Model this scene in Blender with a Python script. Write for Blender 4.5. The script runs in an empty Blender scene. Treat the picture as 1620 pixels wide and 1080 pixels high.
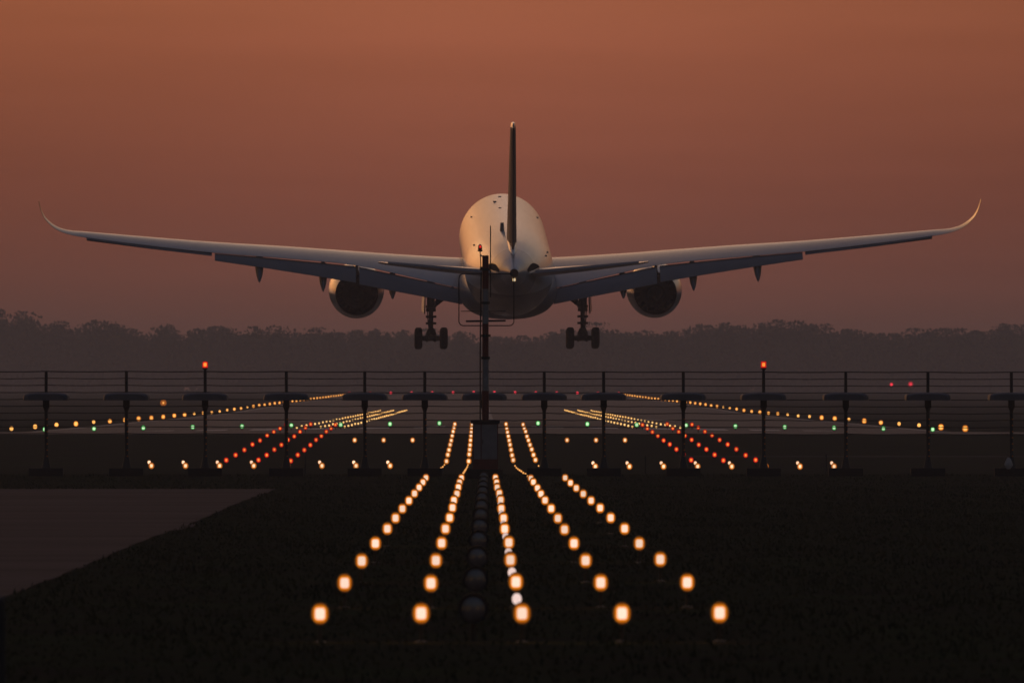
import bpy, math, random
from mathutils import Vector, Matrix
import numpy as np
R = math.radians
random.seed(7)
rng = np.random.default_rng(11)
scene = bpy.context.scene
col = scene.collection

# ------------------------------------------------------------------ camera
FPX = 27800.0                     # focal length in photo pixels (about a 600 mm lens)
CZ = 2.6                          # eye height above the near grass
cam_d = bpy.data.cameras.new('camera')
cam = bpy.data.objects.new('camera', cam_d); col.objects.link(cam)
cam_d.sensor_width = 36.0
cam_d.lens = FPX / 1620 * 36
cam_d.clip_start = 1.0
cam_d.clip_end = 60000
cam.location = (0, 0, CZ)
cam.rotation_euler = (R(90) + math.atan(72 / FPX), 0, 0)
cam_d.dof.use_dof = True          # long lens at f/13 focused between the antennas and the aircraft
cam_d.dof.focus_distance = 720
cam_d.dof.aperture_fstop = 13
scene.camera = cam

# ------------------------------------------------------------------ sky and sun
SUN_EL, SUN_AZ = 4.0, -14.0       # degrees; azimuth from straight ahead, minus = left
SKY = 0.095                      # strength of the daylight sky
world = bpy.data.worlds.new('World'); scene.world = world
world.use_nodes = True
nt = world.node_tree; nt.nodes.clear()
wo = nt.nodes.new('ShaderNodeOutputWorld'); bg = nt.nodes.new('ShaderNodeBackground')
sky = nt.nodes.new('ShaderNodeTexSky'); sky.sky_type = 'NISHITA'
sky.sun_disc = False
sky.sun_elevation = R(SUN_EL); sky.sun_rotation = R(SUN_AZ)
sky.air_density = 2.0; sky.dust_density = 6.0; sky.ozone_density = 2.0; sky.altitude = 0
tint = nt.nodes.new('ShaderNodeMix'); tint.data_type = 'RGBA'; tint.blend_type = 'MULTIPLY'
tint.inputs[0].default_value = 1.0
tint.inputs[7].default_value = (0.93, 0.96, 1.42, 1)
nt.links.new(sky.outputs[0], tint.inputs[6])
# afterglow ahead: a band of thick coloured air low over the place where the sun goes down
def wn(t, **k):
    n = nt.nodes.new(t)
    for a, b in k.items(): setattr(n, a, b)
    return n
tc = wn('ShaderNodeTexCoord'); sep = wn('ShaderNodeSeparateXYZ'); nt.links.new(tc.outputs['Generated'], sep.inputs[0])
up2 = wn('ShaderNodeMath', operation='MULTIPLY'); up2.inputs[1].default_value = 2.0; nt.links.new(sep.outputs['Z'], up2.inputs[0])
ramp = wn('ShaderNodeValToRGB'); nt.links.new(up2.outputs[0], ramp.inputs[0])
GLOW_K = 0.86
GLOW = [(0.0, (.24, .092, .074)), (.008, (.24, .082, .062)), (.022, (.245, .074, .051)), (.041, (.335, .103, .060)), (.10, (.50, .24, .13)), (.24, (.60, .51, .47)), (.50, (.36, .33, .33)), (1.0, (0, 0, 0))]
GLOW = [(a, tuple(GLOW_K * q for q in c)) for a, c in GLOW]
el = ramp.color_ramp.elements
el[0].position, el[0].color = GLOW[0][0], (*GLOW[0][1], 1); el[1].position, el[1].color = 1.0, (0, 0, 0, 1)
for p_, c_ in GLOW[1:-1]: e_ = el.new(p_); e_.color = (*c_, 1)
mx = wn('ShaderNodeMath', operation='MAXIMUM'); mx.inputs[1].default_value = 0.0; nt.links.new(sep.outputs['Y'], mx.inputs[0])
pw = wn('ShaderNodeMath', operation='POWER'); pw.inputs[1].default_value = 11.0; nt.links.new(mx.outputs[0], pw.inputs[0])
# aureole added round the hidden sun, standing in for lens darkening at corners, and faint streaks of haze
ax_ = wn('ShaderNodeMath', operation='MULTIPLY'); ax_.inputs[1].default_value = 1 / 0.026; nt.links.new(sep.outputs['X'], ax_.inputs[0])
ax2 = wn('ShaderNodeMath', operation='MULTIPLY'); nt.links.new(ax_.outputs[0], ax2.inputs[0]); nt.links.new(ax_.outputs[0], ax2.inputs[1])
ax3 = wn('ShaderNodeMath', operation='ADD'); ax3.inputs[1].default_value = 1.0; nt.links.new(ax2.outputs[0], ax3.inputs[0])
ax4 = wn('ShaderNodeMath', operation='DIVIDE'); ax4.inputs[0].default_value = 0.44; nt.links.new(ax3.outputs[0], ax4.inputs[1])
ax5 = wn('ShaderNodeMath', operation='ADD'); ax5.inputs[1].default_value = 0.58; nt.links.new(ax4.outputs[0], ax5.inputs[0])
st = wn('ShaderNodeVectorMath', operation='MULTIPLY'); st.inputs[1].default_value = (38, 4, 420); nt.links.new(tc.outputs['Generated'], st.inputs[0])
sn = wn('ShaderNodeTexNoise'); sn.inputs['Scale'].default_value = 1.0; sn.inputs['Detail'].default_value = 4; nt.links.new(st.outputs[0], sn.inputs['Vector'])
sm = wn('ShaderNodeMapRange'); sm.inputs[1].default_value = 0.3; sm.inputs[2].default_value = 0.7; sm.inputs[3].default_value = 0.94; sm.inputs[4].default_value = 1.06; nt.links.new(sn.outputs['Fac'], sm.inputs[0])
m1 = wn('ShaderNodeMath', operation='MULTIPLY'); nt.links.new(pw.outputs[0], m1.inputs[0]); nt.links.new(ax5.outputs[0], m1.inputs[1])
m2 = wn('ShaderNodeMath', operation='MULTIPLY'); nt.links.new(m1.outputs[0], m2.inputs[0]); nt.links.new(sm.outputs[0], m2.inputs[1])
gl = wn('ShaderNodeVectorMath', operation='SCALE'); nt.links.new(ramp.outputs[0], gl.inputs[0]); nt.links.new(m2.outputs[0], gl.inputs['Scale'])
sc_ = wn('ShaderNodeVectorMath', operation='SCALE'); sc_.inputs['Scale'].default_value = SKY; nt.links.new(tint.outputs[2], sc_.inputs[0])
ad = wn('ShaderNodeVectorMath', operation='ADD'); nt.links.new(sc_.outputs[0], ad.inputs[0]); nt.links.new(gl.outputs[0], ad.inputs[1])
nt.links.new(ad.outputs[0], bg.inputs[0]); nt.links.new(bg.outputs[0], wo.inputs[0])
bg.inputs[1].default_value = 1.0
sun_d = bpy.data.lights.new('sun', 'SUN'); sun = bpy.data.objects.new('sun', sun_d); col.objects.link(sun)
sun_d.energy = 0.035; sun_d.angle = R(16.0); sun_d.color = (1.0, 0.55, 0.28)
sd = Vector((math.sin(R(SUN_AZ)) * math.cos(R(SUN_EL)), math.cos(R(SUN_AZ)) * math.cos(R(SUN_EL)), math.sin(R(SUN_EL))))
sun.rotation_euler = sd.to_track_quat('Z', 'Y').to_euler()
scene.view_settings.view_transform = 'Standard'
scene.view_settings.look = 'None'
scene.view_settings.exposure = 0.0
scene.view_settings.gamma = 1.0
scene.render.engine = 'CYCLES'
scene.cycles.use_denoising = True
scene.cycles.max_bounces = 6
scene.cycles.volume_bounces = 0
scene.cycles.sample_clamp_indirect = 2.0

# ------------------------------------------------------------------ materials
def mat(name, colr, rough=0.6, metal=0.0, noise=0.0, nscale=5.0, coat=0.0, bump=0.0, spec=0.5, col2=None):
    m = bpy.data.materials.new(name); m.use_nodes = True
    n = m.node_tree.nodes; l = m.node_tree.links; p = n['Principled BSDF']
    p.inputs['Base Color'].default_value = (*colr, 1)
    p.inputs['Roughness'].default_value = rough
    p.inputs['Metallic'].default_value = metal
    p.inputs['Coat Weight'].default_value = coat
    p.inputs['Coat Roughness'].default_value = 0.16
    p.inputs['Specular IOR Level'].default_value = spec
    tc = n.new('ShaderNodeTexCoord')
    nz = n.new('ShaderNodeTexNoise'); nz.inputs['Scale'].default_value = nscale; nz.inputs['Detail'].default_value = 5
    l.new(tc.outputs['Object'], nz.inputs['Vector'])
    if noise > 0:
        rp = n.new('ShaderNodeValToRGB')
        c2 = col2 or tuple(c * (1 - noise) for c in colr)
        rp.color_ramp.elements[0].position = 0.35; rp.color_ramp.elements[1].position = 0.65
        rp.color_ramp.elements[0].color = (*c2, 1); rp.color_ramp.elements[1].color = (*colr, 1)
        l.new(nz.outputs['Fac'], rp.inputs['Fac']); l.new(rp.outputs['Color'], p.inputs['Base Color'])
    if bump > 0:
        b = n.new('ShaderNodeBump'); b.inputs['Strength'].default_value = bump; b.inputs['Distance'].default_value = 0.05
        l.new(nz.outputs['Fac'], b.inputs['Height']); l.new(b.outputs['Normal'], p.inputs['Normal'])
    return m

def airframe_mat():
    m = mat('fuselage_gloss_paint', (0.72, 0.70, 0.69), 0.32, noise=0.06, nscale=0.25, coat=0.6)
    n = m.node_tree.nodes; l = m.node_tree.links; p = n['Principled BSDF']
    src = p.inputs['Base Color'].links[0].from_socket
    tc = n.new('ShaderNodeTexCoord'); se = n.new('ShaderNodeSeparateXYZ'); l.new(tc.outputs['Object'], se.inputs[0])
    lo = n.new('ShaderNodeMath'); lo.operation = 'LESS_THAN'; lo.inputs[1].default_value = -0.55; l.new(se.outputs['Z'], lo.inputs[0])  # shade of the underside painted in: darker colour below this height
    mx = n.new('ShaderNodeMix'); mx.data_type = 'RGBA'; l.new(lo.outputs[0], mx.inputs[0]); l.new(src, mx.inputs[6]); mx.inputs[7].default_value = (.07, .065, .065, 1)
    # circumferential skin seams every few metres
    md = n.new('ShaderNodeMath'); md.operation = 'PINGPONG'; md.inputs[1].default_value = 1.9; l.new(se.outputs['Y'], md.inputs[0])
    ls = n.new('ShaderNodeMath'); ls.operation = 'LESS_THAN'; ls.inputs[1].default_value = 0.03; l.new(md.outputs[0], ls.inputs[0])
    sc = n.new('ShaderNodeMath'); sc.operation = 'MULTIPLY'; sc.inputs[1].default_value = 0.45; l.new(ls.outputs[0], sc.inputs[0])
    m2 = n.new('ShaderNodeMix'); m2.data_type = 'RGBA'; l.new(sc.outputs[0], m2.inputs[0]); l.new(mx.outputs[2], m2.inputs[6]); m2.inputs[7].default_value = (.20, .18, .18, 1)
    # soot and grime streaks drawn out along the body
    vm = n.new('ShaderNodeVectorMath'); vm.operation = 'MULTIPLY'; vm.inputs[1].default_value = (1.6, .09, 1.6); l.new(tc.outputs['Object'], vm.inputs[0])
    nz = n.new('ShaderNodeTexNoise'); nz.inputs['Scale'].default_value = 1.0; nz.inputs['Detail'].default_value = 6; l.new(vm.outputs[0], nz.inputs['Vector'])
    mr = n.new('ShaderNodeMapRange'); mr.inputs[1].default_value = .50; mr.inputs[2].default_value = .80; mr.inputs[3].default_value = 0; mr.inputs[4].default_value = .55; l.new(nz.outputs['Fac'], mr.inputs[0])
    m3 = n.new('ShaderNodeMix'); m3.data_type = 'RGBA'; l.new(mr.outputs[0], m3.inputs[0]); l.new(m2.outputs[2], m3.inputs[6]); m3.inputs[7].default_value = (.40, .37, .36, 1)
    # bare grey tail cone with a lighter ring near the exhaust
    cr = n.new('ShaderNodeValToRGB'); cr.color_ramp.interpolation = 'CONSTANT'; l10 = n.new('ShaderNodeMath'); l10.operation = 'DIVIDE'; l10.inputs[1].default_value = 10.0
    l.new(se.outputs['Y'], l10.inputs[0]); l.new(l10.outputs[0], cr.inputs[0])
    q = cr.color_ramp.elements; q[0].position = 0; q[0].color = (.72, .72, .75, 1); q[1].position = .26; q[1].color = (.50, .49, .52, 1)
    a = q.new(.60); a.color = (1, 1, 1, 1)
    m4 = n.new('ShaderNodeMix'); m4.data_type = 'RGBA'; m4.blend_type = 'MULTIPLY'; m4.inputs[0].default_value = 1.0
    l.new(m3.outputs[2], m4.inputs[6]); l.new(cr.outputs[0], m4.inputs[7]); l.new(m4.outputs[2], p.inputs['Base Color'])
    return m

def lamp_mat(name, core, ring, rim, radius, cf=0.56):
    """the lens of a lamp: a bright core with the coloured halo of its glow painted round it"""
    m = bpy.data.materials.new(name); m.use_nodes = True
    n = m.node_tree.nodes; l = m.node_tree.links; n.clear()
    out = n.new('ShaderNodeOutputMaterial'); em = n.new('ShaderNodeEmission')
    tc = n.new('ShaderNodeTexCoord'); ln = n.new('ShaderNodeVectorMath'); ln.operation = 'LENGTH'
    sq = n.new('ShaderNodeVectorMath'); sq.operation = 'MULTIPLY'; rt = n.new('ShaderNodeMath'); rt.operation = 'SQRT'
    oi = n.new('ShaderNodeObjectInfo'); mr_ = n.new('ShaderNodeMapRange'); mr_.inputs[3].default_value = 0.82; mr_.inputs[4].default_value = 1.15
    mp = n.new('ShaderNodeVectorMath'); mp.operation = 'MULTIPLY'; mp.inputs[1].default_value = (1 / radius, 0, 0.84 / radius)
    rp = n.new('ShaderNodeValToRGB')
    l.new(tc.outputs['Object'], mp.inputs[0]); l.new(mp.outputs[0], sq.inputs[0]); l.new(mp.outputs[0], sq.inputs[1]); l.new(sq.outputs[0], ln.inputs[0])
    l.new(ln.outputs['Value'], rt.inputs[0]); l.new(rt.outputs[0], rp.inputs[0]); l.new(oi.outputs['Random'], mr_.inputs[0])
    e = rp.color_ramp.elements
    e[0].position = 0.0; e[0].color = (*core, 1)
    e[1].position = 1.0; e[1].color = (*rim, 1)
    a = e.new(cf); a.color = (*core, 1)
    a = e.new(cf + .10); a.color = (*ring, 1)  # halo of glow round the core, painted into the emission colour
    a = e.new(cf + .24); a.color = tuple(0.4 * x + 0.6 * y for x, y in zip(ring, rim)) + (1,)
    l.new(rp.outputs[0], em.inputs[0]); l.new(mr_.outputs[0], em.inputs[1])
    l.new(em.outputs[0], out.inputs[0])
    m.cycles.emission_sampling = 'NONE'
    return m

M = {}
M['grass'] = mat('grass_ground', (0.060, 0.056, 0.026), 0.95, noise=0.5, nscale=0.35, bump=0.6, spec=0.0, col2=(0.056, 0.040, 0.026))
M['blade'] = mat('grass_blades', (0.064, 0.058, 0.026), 0.9, noise=0.5, nscale=0.2, spec=0.1)
M['asphalt'] = mat('runway_asphalt', (0.065, 0.056, 0.060), 0.75, noise=0.3, nscale=0.05, spec=0.4)
M['pad'] = mat('concrete_road', (0.085, 0.070, 0.078), 0.95, noise=0.35, nscale=0.12, bump=0.4, spec=0.03)
M['paint'] = mat('marking_paint', (0.5, 0.48, 0.47), 0.6, noise=0.3, nscale=0.6)
M['white'] = mat('white_gloss_paint', (0.74, 0.72, 0.70), 0.32, noise=0.06, nscale=0.25, coat=0.6)
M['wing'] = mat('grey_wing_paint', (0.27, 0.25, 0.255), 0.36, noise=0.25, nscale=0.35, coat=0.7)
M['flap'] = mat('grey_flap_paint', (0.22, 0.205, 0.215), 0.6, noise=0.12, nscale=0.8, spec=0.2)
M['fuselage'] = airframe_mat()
M['fin'] = mat('dark_fin_paint', (0.060, 0.040, 0.038), 0.5, noise=0.2, nscale=0.4, coat=0.0)
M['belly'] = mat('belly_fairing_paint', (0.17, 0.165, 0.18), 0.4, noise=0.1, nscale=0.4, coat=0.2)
M['nacelle'] = mat('nacelle_paint', (0.60, 0.58, 0.57), 0.25, noise=0.06, nscale=0.4, coat=0.6)
M['burnt'] = mat('burnt_metal', (0.018, 0.015, 0.014), 0.8, noise=0.4, nscale=2, spec=0.08)
M['black'] = mat('soot_black', (0.010, 0.009, 0.009), 0.85, noise=0.3, nscale=3, spec=0.08)
M['rubber'] = mat('tyre_rubber', (0.022, 0.020, 0.020), 0.85, noise=0.3, nscale=6)
M['strutm'] = mat('gear_metal', (0.10, 0.095, 0.09), 0.5, metal=0.3, noise=0.3, nscale=4)
M['door'] = mat('gear_door_paint', (0.75, 0.62, 0.52), 0.3, noise=0.1, nscale=2, coat=0.5)
M['post'] = mat('dark_post_metal', (0.030, 0.026, 0.026), 0.6, noise=0.3, nscale=6)
M['radome'] = mat('dark_grey_plastic', (0.13, 0.115, 0.125), 0.6, noise=0.2, nscale=3)
M['block'] = mat('dark_base_block', (0.010, 0.010, 0.011), 0.8, noise=0.4, nscale=4)
M['mast_red'] = mat('mast_red_paint', (0.16, 0.018, 0.014), 0.5, noise=0.3, nscale=4)
M['mast_white'] = mat('mast_white_paint', (0.30, 0.27, 0.28), 0.5, noise=0.25, nscale=4)
M['cab'] = mat('cabinet_grey_paint', (0.26, 0.22, 0.23), 0.5, noise=0.25, nscale=3)
M['housing'] = mat('lamp_housing', (0.030, 0.028, 0.028), 0.5, metal=0.3, noise=0.3, nscale=20)
M['dglass'] = mat('dark_lamp_glass', (0.14, 0.13, 0.15), 0.30, noise=0.4, nscale=8, coat=1.0)
M['rag'] = mat('pale_plastic_scrap', (0.55, 0.45, 0.42), 0.7, noise=0.2, nscale=9)
M['glint_amber'] = mat('amber_glint', (0.75, 0.25, 0.03), 0.2, noise=0.1, nscale=9, coat=1)  # amber colour imitating lamp glints on the posts
M['leaf'] = mat('dark_foliage', (0.045, 0.042, 0.028), 0.9, noise=0.5, nscale=0.05, spec=0.1)
M['bark'] = mat('bark', (0.05, 0.04, 0.035), 0.9, noise=0.4, nscale=1)
CORE = (0.84, 0.61, 0.55)
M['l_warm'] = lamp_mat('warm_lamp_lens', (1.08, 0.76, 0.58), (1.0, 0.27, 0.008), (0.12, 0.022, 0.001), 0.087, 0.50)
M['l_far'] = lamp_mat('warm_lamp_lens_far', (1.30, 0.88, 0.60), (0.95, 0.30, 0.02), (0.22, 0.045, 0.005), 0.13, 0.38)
M['l_amber'] = lamp_mat('amber_lamp_lens', (1.35, 0.80, 0.28), (1.0, 0.36, 0.03), (0.40, 0.10, 0.01), 0.09)
M['l_dip'] = lamp_mat('dip_lamp_lens', (1.0, 0.50, 0.16), (0.8, 0.25, 0.02), (0.30, 0.06, 0.01), 0.04)
M['l_edge'] = lamp_mat('orange_edge_lens', (1.6, 0.75, 0.18), (1.2, 0.36, 0.03), (0.45, 0.11, 0.01), 0.18)
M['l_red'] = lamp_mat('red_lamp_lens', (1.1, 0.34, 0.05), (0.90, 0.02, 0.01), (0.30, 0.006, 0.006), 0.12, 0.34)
M['l_bulb'] = lamp_mat('deep_red_bulb', (0.95, 0.02, 0.02), (0.6, 0.01, 0.01), (0.3, 0.01, 0.01), 0.05)
M['l_pink'] = lamp_mat('far_red_lens', (1.6, 0.07, 0.12), (1.1, 0.04, 0.07), (0.40, 0.02, 0.03), 0.35)
M['l_green'] = lamp_mat('green_lamp_lens', (0.70, 1.0, 0.60), (0.05, 0.60, 0.10), (0.01, 0.20, 0.03), 0.125)
M['l_pale'] = lamp_mat('pale_lamp_lens', CORE, (0.80, 0.45, 0.30), (0.25, 0.08, 0.03), 0.08)
M['l_tail'] = lamp_mat('tail_lamp_lens', (1.3, 1.1, 0.8), (0.9, 0.5, 0.1), (0.2, 0.08, 0.02), 0.12)

# ------------------------------------------------------------------ mesh helpers
class MB:
    def __init__(s): s.v = []; s.f = []; s.mi = []
    def add(s, vs, fs, mi=0):
        o = len(s.v); s.v += [tuple(v) for v in vs]
        s.f += [tuple(i + o for i in f) for f in fs]; s.mi += [mi] * len(fs)
    def box(s, x0, x1, y0, y1, z0, z1, mi=0):
        vs = [(x, y, z) for z in (z0, z1) for y in (y0, y1) for x in (x0, x1)]
        s.add(vs, [(0, 2, 3, 1), (4, 5, 7, 6), (0, 1, 5, 4), (2, 6, 7, 3), (0, 4, 6, 2), (1, 3, 7, 5)], mi)
    def loft(s, rings, mi=0, cap0=True, cap1=True, closed=True):
        n = len(rings[0]); vs = [p for r in rings for p in r]; fs = []
        for i in range(len(rings) - 1):
            for j in range(n if closed else n - 1):
                k = (j + 1) % n
                fs.append((i * n + j, i * n + k, (i + 1) * n + k, (i + 1) * n + j))
        if cap0: fs.append(tuple(range(n - 1, -1, -1)))
        if cap1: fs.append(tuple((len(rings) - 1) * n + j for j in range(n)))
        s.add(vs, fs, mi)
    def tube(s, pts, rad, n=10, mi=0, caps=True):
        pts = [Vector(p) for p in pts]
        if not hasattr(rad, '__len__'): rad = [rad] * len(pts)
        rings = []; prev = None
        for i, p in enumerate(pts):
            d = (pts[min(i + 1, len(pts) - 1)] - pts[max(i - 1, 0)]).normalized()
            a = prev if prev is not None else (Vector((1, 0, 0)) if abs(d.x) < 0.8 else Vector((0, 0, 1)))
            u = (a - d * a.dot(d)).normalized(); w = d.cross(u); prev = u
            rings.append([p + (u * math.cos(t) + w * math.sin(t)) * rad[i] for t in [2 * math.pi * k / n for k in range(n)]])
        s.loft(rings, mi, caps, caps)
    def lathe_y(s, prof, c=(0, 0, 0), n=24, sx=1, sz=1, mi=0, caps=False):
        """profile of (y, r) about the y axis"""
        rings = [[(c[0] + r * sx * math.cos(t), c[1] + y, c[2] + r * sz * math.sin(t)) for t in [2 * math.pi * k / n for k in range(n)]] for y, r in prof]
        s.loft(rings, mi, caps, caps)
    def lathe_z(s, prof, c=(0, 0, 0), n=16, mi=0):
        rings = [[(c[0] + r * math.cos(t), c[1] + r * math.sin(t), c[2] + z) for t in [2 * math.pi * k / n for k in range(n)]] for z, r in prof]
        s.loft(rings, mi)
    def lathe_x(s, prof, c=(0, 0, 0), n=28, mi=0):
        rings = [[(c[0] + x, c[1] + r * math.cos(t), c[2] + r * math.sin(t)) for t in [2 * math.pi * k / n for k in range(n)]] for x, r in prof]
        s.loft(rings, mi)
    def mesh(s, name, mats, smooth=True, angle=35):
        me = bpy.data.meshes.new(name); me.from_pydata(s.v, [], s.f)
        if not isinstance(mats, (list, tuple)): mats = [mats]
        for m in mats: me.materials.append(m)
        for p, i in zip(me.polygons, s.mi): p.material_index = i; p.use_smooth = smooth
        import bmesh
        b = bmesh.new(); b.from_mesh(me); bmesh.ops.recalc_face_normals(b, faces=b.faces); b.to_mesh(me); b.free()
        if smooth: me.set_sharp_from_angle(angle=R(angle))
        me.update(); return me
    def build(s, name, mats, parent=None, loc=(0, 0, 0), smooth=True, angle=35):
        o = bpy.data.objects.new(name, s.mesh(name, mats, smooth, angle)); col.objects.link(o)
        o.location = loc
        if parent: o.parent = parent
        return o

def tag(o, label=None, cat=None, group=None, kind=None):
    if label: o['label'] = label
    if cat: o['category'] = cat
    if group: o['group'] = group
    if kind: o['kind'] = kind
    return o
def empty(name, loc=(0, 0, 0), rz=0):
    o = bpy.data.objects.new(name, None); col.objects.link(o); o.location = loc; o.rotation_euler = (0, 0, rz)
    o.empty_display_size = 0.2
    return o
KIDS = {}
def kids(o):
    return [c for c in col.objects if c.parent is o]
def copy_tree(o, parent=None, tree=None):
    c = o.copy(); col.objects.link(c); c.parent = parent
    for k in ['label', 'group']:
        if parent is None and k in c: del c[k]
    for ch, sub in (tree or []):
        copy_tree(ch, c, sub)
    return c
def tree_of(o): return [(c, tree_of(c)) for c in kids(o)]
def ordn(n):
    w = ['zeroth', 'first', 'second', 'third', 'fourth', 'fifth', 'sixth', 'seventh', 'eighth', 'ninth', 'tenth', 'eleventh', 'twelfth']
    if n < len(w): return w[n]
    return '%d%s' % (n, 'th' if 10 <= n % 100 <= 20 else {1: 'st', 2: 'nd', 3: 'rd'}.get(n % 10, 'th'))

# ------------------------------------------------------------------ terrain
PROF = [(-260, -2.30), (0, -2.367), (100, -2.475), (176, -2.557), (300, -2.691), (400, -2.80), (470, -2.87), (500, -2.905), (515, -2.915),
        (530, -2.85), (545, -2.76), (558, -2.76), (580, -2.95), (626, -3.20), (686, -3.42), (746, -3.60), (765, -3.64), (790, -3.56),
        (1030, -2.45), (1069, -2.45), (1116, -2.43), (1230, -2.48), (1486, -2.52), (1680, -2.57), (2000, -2.59), (2564, -2.12),
        (3087, -1.89), (3900, -1.40), (5000, -1.2), (9500, -1.0)]
PX, PZ = [p[0] for p in PROF], [p[1] for p in PROF]
DL = sorted(set(PX + list(range(-260, 1100, 20)) + list(range(1100, 2600, 50)) + list(range(2600, 9500, 300)) + [985, 990, 1060, 1066, 1075, 1105, 3905]))
DL = [float(d) for d in DL]
def axis_x(Y): return 0.39 - 0.00169 * Y                 # approach and runway centreline
def camber(Y, u):
    b = min(1, max(0, (Y - 1000) / 69.0)); return -0.0155 * min(abs(u), 30) * b
def zg(Y, u=0): return CZ + float(np.interp(Y, PX, PZ)) + camber(Y, u)
UL = [-4200, -1500, -500, -200, -100, -60, -45, -30, -24, -15, -9, -3, 0, 3, 9, 15, 24, 30, 45, 60, 100, 200, 500, 1500, 4200]
def sheet(name, m, Ys, us, lift, kind='structure', parent=None):
    mb = MB(); nu = len(us)
    vs = [(axis_x(Y) + u, Y, zg(Y, u) + lift) for Y in Ys for u in us]
    fs = [(i * nu + j, i * nu + j + 1, (i + 1) * nu + j + 1, (i + 1) * nu + j) for i in range(len(Ys) - 1) for j in range(nu - 1)]
    mb.add(vs, fs)
    o = mb.build(name, m, parent)
    if kind: o['kind'] = kind
    return o
sheet('ground', M['grass'], DL, UL, 0.0)
mb = MB(); Ys = sorted(set([d for d in DL if d <= 500] + [60 + 1.7 * k for k in range(258)])); us = [-60, -45, -30, -15, -8, -6.3]; vs = []
for Y in Ys:
    e_ = .02 * math.sin(Y * .37) + .035 * math.sin(Y * .053 + 1) + random.uniform(-.015, .015) + (.20 if 334 < Y < 352 else 0)
    vs += [(axis_x(Y) + u + (e_ if u == -6.3 else 0), Y, zg(Y) + .010) for u in us]
mb.add(vs, [(i * 6 + j, i * 6 + j + 1, (i + 1) * 6 + j + 1, (i + 1) * 6 + j) for i in range(len(Ys) - 1) for j in range(5)])
mb.build('road', M['pad'])['kind'] = 'structure'
sheet('taxiway', M['asphalt'], [d for d in DL if 985 <= d <= 1066], UL[2:-2], 0.012)
sheet('runway', M['asphalt'], [d for d in DL if 1066 <= d <= 3905], [-30, -24, -15, -9, -3, 0, 3, 9, 15, 24, 30], 0.012)
sheet('path', M['pad'], [838.0, 840.0, 842.0], [9, 30, 45, 60], 0.012)
# threshold stripes, centreline dashes and edge lines, as one painted sheet lying on the runway
mk = MB()
def paint(Y0, Y1, u0, u1):
    Ys = [Y0] + [d for d in DL if Y0 < d < Y1] + [Y1]
    us = [u0] + [u for u in UL if u0 < u < u1] + [u1]; nu = len(us)
    vs = [(axis_x(Y) + u, Y, zg(Y, u) + 0.020) for Y in Ys for u in us]
    mk.add(vs, [(i * nu + j, i * nu + j + 1, (i + 1) * nu + j + 1, (i + 1) * nu + j) for i in range(len(Ys) - 1) for j in range(nu - 1)])
for k in range(8):
    for s in (-1, 1):
        a = s * (2.7 + k * 3.4); paint(1075, 1105, min(a, a + s * 1.9), max(a, a + s * 1.9))
for k in range(45): paint(1150 + k * 60, 1180 + k * 60, -0.45, 0.45)
for s in (-1, 1): paint(1066, 3900, s * 29.2 - 0.2, s * 29.2 + 0.2)
for s in (-1, 1): paint(1400, 1460, s * 12 - 3, s * 12 + 3)
mk.build('runway_markings', M['paint'])['kind'] = 'structure'

# grass blades on the near field (uncountable)
N = 42000
D = 130 + 420 * rng.random(N) ** 0.8
half = D * 0.031 + 0.5
X = (rng.random(N) * 2 - 1) * half
keep = ~((X - (0.39 - 0.00169 * D) < -6.34 + 0.2 * rng.random(N)) & (D < 499))
D, X = D[keep], X[keep]; n = len(D)
Z = CZ + np.interp(D, PX, PZ)
h = 0.03 + 0.07 * rng.random(n) * (0.6 + 0.4 * np.sin(X * 1.7 + D * 0.11)); w = 0.012 + 0.014 * rng.random(n)
a = rng.random(n) * 0.8 - 0.4; lean = (rng.random(n) - 0.5) * 0.08
V = np.zeros((n, 3, 3))
V[:, 0] = np.stack([X - w * np.cos(a), D - w * np.sin(a), Z - 0.01], 1)
V[:, 1] = np.stack([X + w * np.cos(a), D + w * np.sin(a), Z - 0.01], 1)
V[:, 2] = np.stack([X + lean, D + lean * 0.3, Z + h], 1)
me = bpy.data.meshes.new('grass'); me.vertices.add(n * 3); me.vertices.foreach_set('co', V.reshape(-1))
me.loops.add(n * 3); me.loops.foreach_set('vertex_index', np.arange(n * 3)); me.polygons.add(n)
me.polygons.foreach_set('loop_start', np.arange(n) * 3); me.polygons.foreach_set('loop_total', np.full(n, 3)); me.update(calc_edges=True)
me.materials.append(M['blade'])
g = bpy.data.objects.new('grass', me); col.objects.link(g)
tag(g, 'short dark grass on the near field around the approach lights', 'grass', kind='stuff')

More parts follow.
